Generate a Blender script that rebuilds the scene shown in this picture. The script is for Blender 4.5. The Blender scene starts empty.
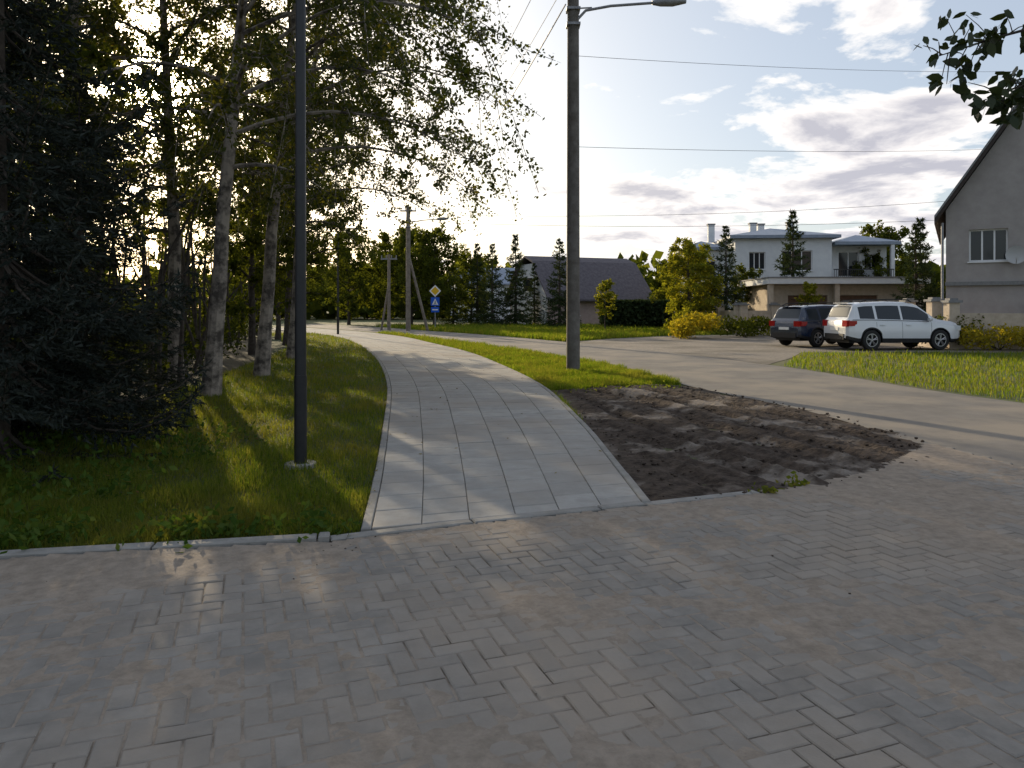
import bpy, math, numpy as np
from mathutils import Vector, noise as mnoise
R=math.radians
scene=bpy.context.scene
rng=np.random.default_rng(7)

# ---------------- mesh builder ----------------
class MB:
    def __init__(s): s.v=[];s.n=0;s.f=[]
    def add(s,v,f,mat=0):
        v=np.asarray(v,dtype=np.float64).reshape(-1,3); f=np.asarray(f,dtype=np.int64)
        if f.ndim==1: f=f.reshape(1,-1)
        s.v.append(v); s.f.append((f+s.n,mat)); s.n+=len(v)
    def box(s,x0,x1,y0,y1,z0,z1,mat=0):
        v=[(x0,y0,z0),(x1,y0,z0),(x1,y1,z0),(x0,y1,z0),(x0,y0,z1),(x1,y0,z1),(x1,y1,z1),(x0,y1,z1)]
        s.add(v,[(3,2,1,0),(4,5,6,7),(0,1,5,4),(1,2,6,5),(2,3,7,6),(3,0,4,7)],mat)
    def poly(s,pts,mat=0): s.add(pts,[list(range(len(pts)))],mat)
    def tube(s,P,r,k=8,mat=0,cap=True):
        P=np.asarray(P,float); n=len(P); r=np.broadcast_to(np.asarray(r,float),(n,))
        T=np.gradient(P,axis=0); T/=np.linalg.norm(T,axis=1)[:,None]+1e-9
        up=np.array([0,0,1.]) if abs(T[:,2]).mean()<.8 else np.array([1.,0,0])
        A=np.cross(T,up); A/=np.linalg.norm(A,axis=1)[:,None]+1e-9; B=np.cross(T,A)
        a=np.arange(k)*2*math.pi/k
        V=P[:,None]+r[:,None,None]*(np.cos(a)[None,:,None]*A[:,None]+np.sin(a)[None,:,None]*B[:,None])
        i=np.arange(n-1)[:,None]*k; j=np.arange(k)[None]; j2=(j+1)%k
        F=np.stack([i+j,i+j2,i+k+j2,i+k+j],-1).reshape(-1,4)
        s.add(V.reshape(-1,3),F,mat)
        if cap and k>3:
            s.add(V[-1],[list(range(k))],mat); s.add(V[0],[list(range(k))[::-1]],mat)
    def leaves(s,C,size,mat=0,asp=.55,g=None,bias=None):
        g=g or rng; C=np.asarray(C); n=len(C)
        a=g.normal(size=(n,3))
        if bias is not None: a=a+np.asarray(bias)
        a/=np.linalg.norm(a,axis=1)[:,None]
        b=np.cross(a,g.normal(size=(n,3))); b/=np.linalg.norm(b,axis=1)[:,None]+1e-9
        L=(size*(.6+.8*g.random(n)))[:,None]
        V=np.stack([C-a*L*.5,C+b*L*asp*.5,C+a*L*.5,C-b*L*asp*.5],1).reshape(-1,3)
        s.add(V,np.arange(4*n).reshape(n,4),mat)
    def mesh(s,name,mats,smooth=False,sharp=None):
        me=bpy.data.meshes.new(name)
        V=np.concatenate(s.v) if s.v else np.zeros((0,3))
        loops=np.concatenate([f.ravel() for f,_ in s.f]); tot=np.concatenate([np.full(len(f),f.shape[1]) for f,_ in s.f])
        mi=np.concatenate([np.full(len(f),m) for f,m in s.f])
        me.vertices.add(len(V)); me.vertices.foreach_set('co',V.ravel().astype(np.float32))
        me.loops.add(len(loops)); me.polygons.add(len(tot))
        st=np.concatenate([[0],np.cumsum(tot)[:-1]])
        me.polygons.foreach_set('loop_start',st.astype(np.int32))
        me.loops.foreach_set('vertex_index',loops.astype(np.int32))
        me.polygons.foreach_set('material_index',mi.astype(np.int32))
        me.polygons.foreach_set('use_smooth',np.full(len(tot),smooth))
        for m in mats: me.materials.append(m)
        me.update(calc_edges=True)
        if sharp: me.set_sharp_from_angle(angle=R(sharp))
        return me
    def obj(s,name,mats,parent=None,smooth=False,sharp=None,loc=(0,0,0),rot=0):
        return link(name,s.mesh(name,mats,smooth,sharp),parent,loc,rot)
def link(name,data,parent=None,loc=(0,0,0),rot=0,scale=1):
    o=bpy.data.objects.new(name,data); scene.collection.objects.link(o)
    o.location=loc; o.rotation_euler=(0,0,rot); o.scale=(scale,)*3 if not hasattr(scale,'__len__') else scale
    if parent: o.parent=parent
    return o
def empty(name,loc=(0,0,0),rot=0):
    return link(name,None,None,loc,rot)

# ---------------- materials ----------------
def newmat(name):
    m=bpy.data.materials.new(name); m.use_nodes=True; nt=m.node_tree
    return m,nt,nt.nodes,nt.links,nt.nodes['Principled BSDF']
def ramp(N,cols,pos=None):
    r=N.new('ShaderNodeValToRGB'); e=r.color_ramp.elements
    pos=pos or [i/(len(cols)-1) for i in range(len(cols))]
    while len(e)<len(cols): e.new(.5)
    for i,c in enumerate(cols): e[i].position=pos[i]; e[i].color=(*c,1)
    return r
def M(name,c1,c2=None,scale=5,rough=.8,bump=0,bscale=None,metal=0,island=0,spec=.4,coord='Object',c3=None,s3=.6,lo=.35,hi=.65,coat=0,p3=(.45,.62)):
    m,nt,N,L,b=newmat(name)
    b.inputs['Roughness'].default_value=rough; b.inputs['Metallic'].default_value=metal
    b.inputs['Specular IOR Level'].default_value=spec; b.inputs['Coat Weight'].default_value=coat
    b.inputs['Coat Roughness'].default_value=.05
    tc=N.new('ShaderNodeTexCoord'); out=None
    if c2 is None: b.inputs['Base Color'].default_value=(*c1,1)
    else:
        n=N.new('ShaderNodeTexNoise'); n.inputs['Scale'].default_value=scale; n.inputs['Detail'].default_value=5; n.inputs['Roughness'].default_value=.65
        L.new(tc.outputs[coord],n.inputs['Vector'])
        r=ramp(N,[c1,c2],[lo,hi]); L.new(n.outputs['Fac'],r.inputs['Fac']); out=r.outputs['Color']
        if c3 is not None:
            n3=N.new('ShaderNodeTexNoise'); n3.inputs['Scale'].default_value=s3; n3.inputs['Detail'].default_value=5; n3.inputs['Roughness'].default_value=.6
            L.new(tc.outputs[coord],n3.inputs['Vector'])
            r3=ramp(N,[(0,0,0),(1,1,1)],list(p3)); L.new(n3.outputs['Fac'],r3.inputs['Fac'])
            mx=N.new('ShaderNodeMix'); mx.data_type='RGBA'; L.new(r3.outputs['Color'],mx.inputs['Factor'])
            L.new(out,mx.inputs[6]); mx.inputs[7].default_value=(*c3,1); out=mx.outputs[2]
        if island:
            g=N.new('ShaderNodeNewGeometry'); mr=N.new('ShaderNodeMapRange'); L.new(g.outputs['Random Per Island'],mr.inputs['Value'])
            mr.inputs['To Min'].default_value=1-island; mr.inputs['To Max'].default_value=1+island
            mu=N.new('ShaderNodeVectorMath'); mu.operation='SCALE'; L.new(out,mu.inputs[0]); L.new(mr.outputs['Result'],mu.inputs['Scale']); out=mu.outputs[0]
        L.new(out,b.inputs['Base Color'])
    if bump:
        n2=N.new('ShaderNodeTexNoise'); n2.inputs['Scale'].default_value=bscale or scale*4; n2.inputs['Detail'].default_value=3
        L.new(tc.outputs[coord],n2.inputs['Vector'])
        bp=N.new('ShaderNodeBump'); bp.inputs['Strength'].default_value=1; bp.inputs['Distance'].default_value=bump
        L.new(n2.outputs['Fac'],bp.inputs['Height']); L.new(bp.outputs['Normal'],b.inputs['Normal'])
    return m
def leafmat(name,cols,trans=.4,rough=.55,gloss=.0,dry=None,ds=.7,dm=.7):
    m,nt,N,L,b=newmat(name)
    g=N.new('ShaderNodeNewGeometry'); r=ramp(N,cols); L.new(g.outputs['Random Per Island'],r.inputs['Fac']); col=r.outputs['Color']
    if dry:
        tc=N.new('ShaderNodeTexCoord'); n3=N.new('ShaderNodeTexNoise'); n3.inputs['Scale'].default_value=ds; n3.inputs['Detail'].default_value=4
        L.new(tc.outputs['Object'],n3.inputs['Vector']); r3=ramp(N,[(0,0,0),(dm,dm,dm)],[.45,.66]); L.new(n3.outputs['Fac'],r3.inputs['Fac'])
        mx=N.new('ShaderNodeMix'); mx.data_type='RGBA'; L.new(r3.outputs['Color'],mx.inputs['Factor']); L.new(col,mx.inputs[6]); mx.inputs[7].default_value=(*dry,1); col=mx.outputs[2]
    if gloss: L.new(col,b.inputs['Base Color']); b.inputs['Roughness'].default_value=rough; b.inputs['Specular IOR Level'].default_value=gloss
    else:
        N.remove(b); b=N.new('ShaderNodeBsdfDiffuse'); L.new(col,b.inputs['Color'])
    t=N.new('ShaderNodeBsdfTranslucent')
    mu=N.new('ShaderNodeVectorMath'); mu.operation='MULTIPLY'; L.new(col,mu.inputs[0]); mu.inputs[1].default_value=(2.3,2.0,.7)
    L.new(mu.outputs[0],t.inputs['Color'])
    mx=N.new('ShaderNodeMixShader'); mx.inputs[0].default_value=trans
    L.new(b.outputs[0],mx.inputs[1]); L.new(t.outputs[0],mx.inputs[2]); L.new(mx.outputs[0],N['Material Output'].inputs['Surface'])
    return m

m_brick=M('paving_block',(.21,.192,.170),(.275,.252,.224),scale=6,rough=.93,bump=.002,bscale=90,island=.07,c3=(.32,.268,.215),s3=.5,spec=.15,p3=(.43,.64))
m_sand=M('sand',(.225,.186,.147),(.315,.262,.21),scale=14,rough=.97,bump=.006,bscale=60,spec=.2)
m_joint=M('joint_sand',(.07,.06,.05),(.11,.095,.078),scale=20,rough=.95)
m_slab=M('path_slab',(.30,.288,.266),(.365,.350,.325),scale=7,rough=.92,bump=.0015,bscale=120,island=.07,c3=(.30,.270,.236),s3=.4,spec=.2)
m_kerb=M('kerb_concrete',(.21,.20,.182),(.29,.278,.257),scale=6,rough=.9,bump=.004,bscale=50)
m_asph=M('asphalt',(.145,.134,.122),(.20,.184,.165),scale=1.6,rough=.9,bump=.005,bscale=60,c3=(.25,.218,.178),s3=.5,spec=.25)
m_grav=M('gravel',(.15,.13,.108),(.26,.225,.185),scale=7,rough=.95,bump=.02,bscale=14,c3=(.11,.095,.073),s3=.35)
m_dirt=M('soil',(.030,.022,.017),(.092,.070,.055),scale=7,rough=.97,bump=.025,bscale=24,c3=(.23,.197,.167),s3=1.1,p3=(.53,.63),spec=.15)
m_ground=M('ground_grass',(.045,.060,.016),(.085,.105,.030),scale=.8,rough=.95,bump=.03,bscale=6,c3=(.10,.095,.035),s3=.15)
m_verge=M('verge_soil',(.032,.040,.014),(.055,.070,.022),scale=4,rough=.95,bump=.02,bscale=20)
m_forest=M('forest_floor',(.028,.022,.012),(.055,.048,.022),scale=3,rough=.95,bump=.03,bscale=12)
GR=[(.048,.086,.013),(.078,.120,.018),(.112,.148,.025),(.155,.155,.052)]
m_grass=leafmat('grass_blades',GR,.48,dry=(.135,.125,.042),dm=.6)
m_grass3=leafmat('roadside_grass_blades',[(.055,.105,.013),(.085,.143,.018),(.12,.168,.024),(.16,.165,.048)],.5,dry=(.15,.14,.045),dm=.5,ds=.9)
m_birch=leafmat('birch_leaves',[(.024,.036,.009),(.042,.058,.012),(.065,.078,.015),(.095,.09,.02)],.5,gloss=.3)
m_lime=leafmat('deciduous_leaves',[(.036,.050,.010),(.058,.075,.015),(.09,.105,.02)],.46)
m_willow=leafmat('yellow_green_leaves',[(.10,.12,.018),(.16,.18,.025),(.22,.21,.03)],.45)
m_yellow=leafmat('yellow_leaves',[(.20,.17,.02),(.30,.25,.03),(.16,.17,.03)],.4)
m_needle=leafmat('blue_spruce_needles',[(.016,.021,.018),(.030,.036,.031),(.05,.058,.052)],.10)
m_needle2=leafmat('spruce_needles',[(.022,.036,.018),(.038,.056,.026),(.055,.075,.034)],.15)
m_darkleaf=leafmat('undergrowth_leaves',[(.014,.022,.006),(.027,.038,.009),(.045,.058,.012)],.35)
m_litter=leafmat('fallen_leaves',[(.10,.055,.02),(.16,.10,.03),(.20,.16,.04)],.2)
m_bark=M('bark',(.035,.027,.021),(.09,.072,.057),scale=8,rough=.95,bump=.02,bscale=14)
m_birchbark=M('birch_bark',(.07,.058,.048),(.32,.27,.22),scale=4,rough=.9,bump=.01,bscale=20,lo=.40,hi=.58)
m_glass=M('window_glass',(.02,.025,.03),rough=.06,spec=.45)
m_white=M('white_render',(.60,.61,.62),(.68,.69,.69),scale=2,rough=.85)
m_frame=M('white_frame',(.72,.72,.72),rough=.4)
m_stucco=M('grey_stucco',(.30,.272,.258),(.36,.33,.312),scale=2,rough=.95,bump=.006,bscale=60)
m_pink=M('pink_brick',(.36,.27,.24),(.44,.34,.30),scale=3,rough=.9)
m_cream=M('cream_brick',(.40,.33,.25),(.50,.42,.33),scale=5,rough=.9,bump=.004,bscale=30)
m_cap=M('grey_cap',(.16,.16,.16),(.22,.22,.22),scale=8,rough=.8)
m_roofb=M('brown_roof',(.035,.026,.023),(.055,.042,.037),scale=6,rough=.8,bump=.01,bscale=8)
m_roofp=M('slate_roof',(.09,.08,.09),(.14,.125,.135),scale=4,rough=.9,bump=.02,bscale=5,spec=.2)
m_roofg=M('grey_metal_roof',(.20,.24,.30),(.26,.30,.37),scale=3,rough=.5)
m_wood=M('brown_door',(.10,.055,.033),(.16,.09,.055),scale=6,rough=.6)
m_dark=M('dark_metal',(.012,.013,.015),(.02,.02,.022),scale=12,rough=.4,metal=.0,spec=.4)
m_conc=M('pole_concrete',(.10,.088,.075),(.17,.155,.14),scale=5,rough=.9,bump=.006,bscale=30)
m_conc2=M('weathered_pole',(.16,.13,.10),(.27,.23,.19),scale=5,rough=.9)
m_galv=M('galvanised',(.20,.20,.21),(.30,.30,.31),scale=8,rough=.5,metal=.3)
m_dish=M('dish_grey',(.42,.42,.42),rough=.5)
m_black=M('black_plastic',(.015,.015,.016),rough=.55)
m_tyre=M('tyre_rubber',(.018,.018,.018),rough=.85)
m_rim=M('alloy',(.40,.40,.41),rough=.3,metal=.8)
m_red=M('tail_light',(.35,.01,.01),rough=.15,coat=1)
m_head=M('head_light',(.6,.62,.65),rough=.1,coat=1)
m_plate=M('number_plate',(.75,.75,.72),rough=.5)
m_wpaint=M('white_paint',(.66,.67,.69),rough=.25,coat=1)
m_bpaint=M('blue_paint',(.012,.022,.05),rough=.25,coat=1)
m_yel=M('sign_yellow',(.75,.45,.02),rough=.4)
m_blu=M('sign_blue',(.01,.10,.55),rough=.4)
m_sw=M('sign_white',(.8,.8,.8),rough=.4)

# ---------------- helpers ----------------
def inpoly(x,y,P):
    P=np.asarray(P); r=np.zeros(x.shape,bool); n=len(P)
    for i in range(n):
        x1,y1=P[i]; x2,y2=P[(i+1)%n]
        c=((y1>y)!=(y2>y))&(x<(x2-x1)*(y-y1)/((y2-y1) if y2!=y1 else 1e-9)+x1)
        r^=c
    return r
def edist(x,y,P,closed=True):
    P=np.asarray(P,float); d=np.full(x.shape,1e9); n=len(P)
    for i in range(n if closed else n-1):
        a=P[i]; b=P[(i+1)%n]; ab=b-a; t=np.clip(((x-a[0])*ab[0]+(y-a[1])*ab[1])/(ab@ab),0,1)
        d=np.minimum(d,np.hypot(x-a[0]-t*ab[0],y-a[1]-t*ab[1]))
    return d
def spline(P,n):
    P=np.asarray(P,float); m=len(P); Q=np.vstack([2*P[0]-P[1],P,2*P[-1]-P[-2]])
    u=np.linspace(0,m-1-1e-6,n); i=u.astype(int); t=(u-i)[:,None]
    a,b,c,d=Q[i],Q[i+1],Q[i+2],Q[i+3]
    return .5*((2*b)+(-a+c)*t+(2*a-5*b+4*c-d)*t*t+(-a+3*b-3*c+d)*t**3)
def sheet(name,P,z,mat):
    mb=MB(); mb.poly([(p[0],p[1],z) for p in P]); return mb.obj(name,[mat])
def fbm(x,y,s,o=4,z=0.):
    return np.array([mnoise.fractal(Vector((a*s,b*s,z)),.6,2.1,o) for a,b in zip(x.ravel(),y.ravel())]).reshape(x.shape)

# ---------------- layout (metres) ----------------
PL=[(-.98,5.05),(-1.19,6.67),(-1.59,9.4),(-2.31,14),(-3.3,19),(-4.6,24.5),(-6.4,31),(-9.2,39),(-13.8,47.5),(-20,56)]
PR=[(1.03,5.74),(.99,7.3),(.9,9.9),(.55,14.5),(-.35,19.8),(-1.6,25.6),(-3.6,32.2),(-6.3,40.2),(-10.8,49),(-17,58)]
RN=[(7.4,-6),(6.6,0),(5.5,5),(4.84,7.0),(4.61,8.4),(4.38,11.2),(3.5,14.5),(2.44,20.5),(-.3,28),(-4.0,37),(-7.6,45),(-12.6,53.5),(-21,66)]
RF=[(13.5,-6),(11.6,2),(9.8,7),(8.3,11.8),(7.7,14.5),(7.0,19.8),(3.8,30.2),(-1.5,42),(-6.5,51),(-12,61),(-19,72)]
KB=[(-14,2.2),(-8,3.5),(-3.07,4.43),(-1.18,4.8),(-.95,4.94),(1.03,5.68),(1.42,5.82),(2.03,6.07),(3.32,6.87),(4.39,7.97),(4.62,8.3)]

mb=MB(); mb.poly([(-1500,-300,0),(1500,-300,0),(1500,2500,0),(-1500,2500,0)]); mb.obj('ground',[m_ground])
rn=spline(RN,80); rf=spline(RF,80)
mb=MB(); V=np.concatenate([np.c_[rn,np.full(80,.014)],np.c_[rf,np.full(80,.014)]]); i=np.arange(79)
mb.add(V,np.stack([i,i+80,i+81,i+1],1)); mb.obj('road',[m_asph])
sheet('forest_floor',[(-60,2),(-5.2,4.6),(-5.0,9),(-6.2,14),(-7,20),(-9,28),(-12.5,38),(-19,46),(-80,60)],.008,m_forest)
GRAV=[(7.0,20.2),(5.6,25),(3.8,30.4),(2.5,33.2),(5,37),(9,41),(16,43),(26,36),(27,27),(18,25.6),(10,25.6),(8.6,22.8)]
sheet('gravel_forecourt',GRAV,.009,m_grav)

# block paving, herringbone
poly=[(-14,-5)]+KB+[(4.66,8.3),(4.9,7.0),(5.5,5),(6.6,0),(7.3,-5)]
sheet('paving_bed',poly,.006,m_joint)
a=R(20); D=np.array([math.cos(a),math.sin(a)]); Nn=np.array([-math.sin(a),math.cos(a)])
U=.098
yy_,xx_=np.meshgrid(np.arange(-120,120),np.arange(-140,140),indexing='ij'); k=((xx_-yy_)%4)==0; xx_=xx_[k];yy_=yy_[k]
cu=np.concatenate([xx_+1.,xx_+.5])*U; cv=np.concatenate([yy_+.5,yy_+2.])*U; ori=np.concatenate([np.zeros(len(xx_)),np.ones(len(xx_))])
C=cu[:,None]*D+cv[:,None]*Nn
k=inpoly(C[:,0],C[:,1],poly)&(C[:,1]>.4)&(C[:,0]>-8)&(C[:,0]<8.0); C=C[k]; ori=ori[k]; n=len(C)
ang=rng.normal(0,.012,n)+ori*math.pi/2; tz=rng.normal(0,.0014,n); tx=rng.normal(0,.010,n); ty=rng.normal(0,.010,n)
und=fbm(C[:,0],C[:,1],.5,2)*.008
def ringv(hw,hh,z):
    out=[]
    for sx,sy in((-1,-1),(1,-1),(1,1),(-1,1)):
        u=sx*hw;v=sy*hh
        uu=u*np.cos(ang)-v*np.sin(ang); vv=u*np.sin(ang)+v*np.cos(ang)
        P=C+uu[:,None]*D+vv[:,None]*Nn
        out.append(np.c_[P,z+tz+und+tx*u+ty*v] if z>.015 else np.c_[P,np.full(n,.0)])
    return np.stack(out,1)
g_=.0035
V=np.concatenate([ringv(U-g_,U/2-g_,0.),ringv(U-g_,U/2-g_,.029),ringv(U-g_-.006,U/2-g_-.006,.034)],1)
F=[];
for l in(0,4):
    for q in range(4): F.append((l+q,l+(q+1)%4,l+4+(q+1)%4,l+4+q))
F.append((8,9,10,11)); F=np.array(F)
mb=MB(); mb.add(V.reshape(-1,3),(F[None]+(np.arange(n)*12)[:,None,None]).reshape(-1,4)); mb.obj('block_paving',[m_brick])
# loose sand lying in joints / drifts
gx,gy=np.meshgrid(np.arange(-7,6.6,.04),np.arange(.6,8.2,.04))
kd=edist(gx,gy,KB,False); nz=fbm(gx,gy,.7,5); nf=fbm(gx,gy,9,4,5.)
left=np.clip((-gx-.5)/2.5,0,1); rt=np.clip((gx-1.2)/1.5,0,1)
h=.0298+.011*nz+.0050*nf+.018*np.exp(-kd/.22)*(.25+left)+.006*left*np.exp(-kd/1.4)+.012*rt*np.exp(-kd/.6)+.005*np.clip((gx-1)/3,0,1)+fbm(gx,gy,.5,2)*.008
ok=inpoly(gx,gy,poly)
idx=np.arange(gx.size).reshape(gx.shape)
q=ok[:-1,:-1]&ok[1:,:-1]&ok[1:,1:]&ok[:-1,1:]
F=np.stack([idx[:-1,:-1][q],idx[:-1,1:][q],idx[1:,1:][q],idx[1:,:-1][q]],1)
mb=MB(); mb.add(np.c_[gx.ravel(),gy.ravel(),h.ravel()],F); mb.obj('sand',[m_sand],smooth=True)

# kerb
mb=MB()
def kerbrun(P,w,z,seg=1.0,gap=.006,z0=0.,off=0.,mat=0):
    P=np.asarray(P,float); d=np.r_[0,np.cumsum(np.hypot(*np.diff(P,axis=0).T))]
    s=0
    while s<d[-1]-.05:
        e=min(s+seg,d[-1]); a=np.array([np.interp(s+gap,d,P[:,0]),np.interp(s+gap,d,P[:,1])]); b=np.array([np.interp(e-gap,d,P[:,0]),np.interp(e-gap,d,P[:,1])])
        t=(b-a)/np.linalg.norm(b-a); nn=np.array([-t[1],t[0]]); a=a+nn*off;b=b+nn*off
        zz=z+rng.normal(0,.002); c=.008
        q=[a,b,b+nn*w,a+nn*w]; q2=[a+t*c+nn*c,b-t*c+nn*c,b+nn*(w-c)-t*c,a+nn*(w-c)+t*c]
        V=[(p[0],p[1],z0) for p in q]+[(p[0],p[1],zz-c) for p in q]+[(p[0],p[1],zz) for p in q2]
        mb.add(V,[(l+i,l+(i+1)%4,l+4+(i+1)%4,l+4+i) for l in(0,4) for i in range(4)],mat); mb.add(V[8:],[(0,1,2,3)],mat)
        s+=seg
kerbrun(spline(KB[:4],40),.10,.070)
kerbrun(KB[3:6],.09,.050)
kerbrun(KB[5:8],.10,.042,off=-.02)
mb.obj('kerb',[m_kerb])
# path slabs
L=spline(PL,2000); Rr=spline(PR,2000)
cen=(L+Rr)/2; dc=np.r_[0,np.cumsum(np.hypot(*np.diff(cen,axis=0).T))]; tot=dc[-1]; wid=np.hypot(*(Rr-L).T)
def pp(s,t):
    u=np.interp(s,dc,np.arange(2000)); l=np.array([np.interp(u,np.arange(2000),L[:,0]),np.interp(u,np.arange(2000),L[:,1])]).T
    r=np.array([np.interp(u,np.arange(2000),Rr[:,0]),np.interp(u,np.arange(2000),Rr[:,1])]).T
    w=np.interp(s,dc,wid); e=.022/w; t=e+(1-2*e)*np.asarray(t)
    return l+(r-l)*np.reshape(t,(-1,1))
mb=MB(); sl=.42; cols=6
for c in range(cols):
    t0=c/cols; t1=(c+1)/cols
    s0=np.arange(-(c%2)*sl/2,tot-.6,sl); s1=s0+sl; s0=np.maximum(s0,0.0)
    nn=len(s0)
    def rg(g,gt,z): 
        return np.stack([np.c_[pp(s0+g,np.full(nn,t0+gt)),z],np.c_[pp(s0+g,np.full(nn,t1-gt)),z],np.c_[pp(s1-g,np.full(nn,t1-gt)),z],np.c_[pp(s1-g,np.full(nn,t0+gt)),z]],1)
    zt=.045+rng.normal(0,.0015,nn)
    V=np.concatenate([rg(.007,.0011,np.zeros(nn)),rg(.007,.0011,zt-.005),rg(.013,.0030,zt)],1)
    F=[(l+i,l+(i+1)%4,l+4+(i+1)%4,l+4+i) for l in(0,4) for i in range(4)]+[(8,9,10,11)]
    mb.add(V.reshape(-1,3),(np.array(F)[None]+(np.arange(nn)*12)[:,None,None]).reshape(-1,4))
V=np.concatenate([np.c_[L[::20],np.full(100,.028)],np.c_[Rr[::20],np.full(100,.028)]]); i=np.arange(99)
mb.add(V,np.stack([i,i+100,i+101,i+1],1),1)
kerbrun(L[:1990:10],.07,.048,off=-.018,mat=2)
kerbrun(Rr[:1990:10],.07,.048,off=-.052,mat=2)
mb.obj('footpath',[m_slab,m_joint,m_kerb])

# dirt patch
DP=[(1.10,5.72),(1.7,5.8),(2.15,5.95),(2.8,6.3),(3.4,6.75),(4.3,7.5),(4.75,8.5),(4.5,11),(3.6,14),(2.94,14.8),(1.8,14.5),(.66,13.8),(.80,11.5),(.98,8.9),(1.06,7.2)]
gx,gy=np.meshgrid(np.arange(.5,5.2,.03),np.arange(5.3,15.2,.03))
ins=inpoly(gx,gy,DP); d=edist(gx,gy,DP)*np.where(ins,1,-1)
n1=fbm(gx,gy,.8,4); n2=fbm(gx,gy,4,5,3.); n3=fbm(gx,gy,16,3,7.)
dd=d+.22*n1+.10*n2
dd=np.where(gx<1.5,np.minimum(dd,d+.0),dd)
xx=gx+.30*gy; rut=0
for c0,w in((3.4,.10),(4.2,.15),(4.75,.10),(5.5,.16),(6.0,.11),(6.7,.13)):
    cc=c0+.22*np.sin(gy*.7+c0)
    dx=xx-cc; rut=rut-.034*np.exp(-(dx/w)**2)+.022*np.exp(-((abs(dx)-w*1.7)/.06)**2)
    rut=rut+.012*np.exp(-(dx/w)**2)*np.sin(gy*50+dx*25)
h=.012+.030*np.clip(dd/.35,-1,1)+np.clip(dd/.5,0,1)*(.012*n1+.016*n2+.010*n3+rut)
q=(dd>-.2)&(d>-.4); idx=np.arange(gx.size).reshape(gx.shape); q=q[:-1,:-1]&q[1:,1:]&q[1:,:-1]&q[:-1,1:]
F=np.stack([idx[:-1,:-1][q],idx[:-1,1:][q],idx[1:,1:][q],idx[1:,:-1][q]],1)
mb=MB(); mb.add(np.c_[gx.ravel(),gy.ravel(),h.ravel()],F); mb.obj('soil_patch',[m_dirt],smooth=True)
# clods
mb=MB()
def clod(c,r,mat=0,g=rng):
    th=[(0,0,1),(0,0,-1)]+[(math.cos(t),math.sin(t),z) for z in(.5,-.4) for t in np.arange(5)*1.2566+z]
    V=np.array(th)*np.array([1,1,.7])*r*(1+g.normal(0,.22,(12,1)))+np.array(c)
    F=[(0,2+i,2+(i+1)%5) for i in range(5)]+[(1,7+(i+1)%5,7+i) for i in range(5)]
    Q=[(2+i,7+i,7+(i+1)%5,2+(i+1)%5) for i in range(5)]
    mb.add(V,F,mat); mb.f.append((np.array(Q)+mb.n-12,mat))
for _ in range(1500):
    x=rng.uniform(1,5.2);y=rng.uniform(5.4,14.6)
    if inpoly(np.array([x]),np.array([y]),DP)[0]: clod((x,y,.04),rng.uniform(.005,.022))
for _ in range(260):
    x=rng.uniform(-4.5,-.9); y=np.interp(x,[p[0] for p in KB],[p[1] for p in KB])-abs(rng.normal(0,.18)); 
    clod((x,y,.036),rng.uniform(.003,.008))
for _ in range(14): clod((rng.uniform(-3,5),rng.uniform(2.4,6),.036),rng.uniform(.003,.008))
mb.obj('soil_clods',[m_dirt],smooth=False)

# ---------------- grass ----------------
def grass(name,P,n,h,w,mat,y0=6,pw=1.5,kill=None):
    P=np.asarray(P); lo=P.min(0); hi=P.max(0); X=[];Y=[];c=0
    while c<n:
        x=rng.uniform(lo[0],hi[0],400000); y=lo[1]+(hi[1]-lo[1])*rng.random(400000)**1.5
        k=inpoly(x,y,P)&(rng.random(400000)<np.minimum(1,(y0/np.maximum(y,y0))**pw)); X.append(x[k]);Y.append(y[k]);c+=k.sum()
    x=np.concatenate(X)[:n];y=np.concatenate(Y)[:n]
    cl=np.sin(x*2.1+np.sin(y*1.7)*2)*np.sin(y*1.9+np.sin(x*1.3)*2)*.3+np.sin(x*6.3+y*2)*np.sin(y*5.1-x)*.2+1
    sc=1+np.maximum(y-8,0)/14
    H=h*cl*(.5+rng.random(n))*(1+(sc-1)*.25); W=w*sc*(.7+.6*rng.random(n))
    th=rng.uniform(0,6.283,n); ln=rng.normal(0,.45,n)*H; l2=rng.uniform(0,6.283,n)
    b=np.c_[x,y,np.full(n,.0)]; dx=np.c_[np.cos(th)*W/2,np.sin(th)*W/2,np.zeros(n)]
    t=np.c_[np.cos(l2)*ln,np.sin(l2)*ln,H]; m=t*np.array([.35,.35,.6])
    V=np.stack([b-dx,b+dx,b+m+dx*.7,b+m-dx*.7,b+t],1).reshape(-1,3)
    o=(np.arange(n)*5)[:,None]
    mb=MB(); mb.add(V,np.array([[0,1,2,3]])+o); mb.f.append((np.array([[3,2,4]])+o,0))
    return mb.obj(name,[mat])
Lp=[tuple(p) for p in L[:1700:40]-np.array([.06,0])]; Rp=[tuple(p) for p in Rr[430:1700:40]+np.array([.06,0])]
G1=[(-6.2,4.0),(-3.07,4.56),(-1.2,4.93)]+Lp+[(-17,46),(-12,38),(-8.5,28),(-6.8,18),(-6.0,12),(-5.6,8)]
sheet('verge',[(-6.2,3.95),(-3.07,4.53),(-1.2,4.9),(-.99,4.98)]+Lp+[(-19,46),(-12.5,38),(-9,28),(-7,20),(-6.2,14),(-5.0,9)],.012,m_verge)
grass('grass',G1,140000,.075,.006,m_grass,y0=5,pw=1.6)
rnp=[tuple(p) for p in rn if 14.3<p[1]<44]
G2=[(.7,13.7),(1.8,14.3),(2.9,14.7)]+rnp+Rp[::-1]
grass('grass',G2,55000,.09,.007,m_grass3,y0=14,pw=1.5)
G3=[(8.6,11.2),(7.9,14.5),(7.2,19.6),(8.6,22.6),(10,25.4),(18,25.4),(27,26.5),(27,15),(15,5),(12,5)]
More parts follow.
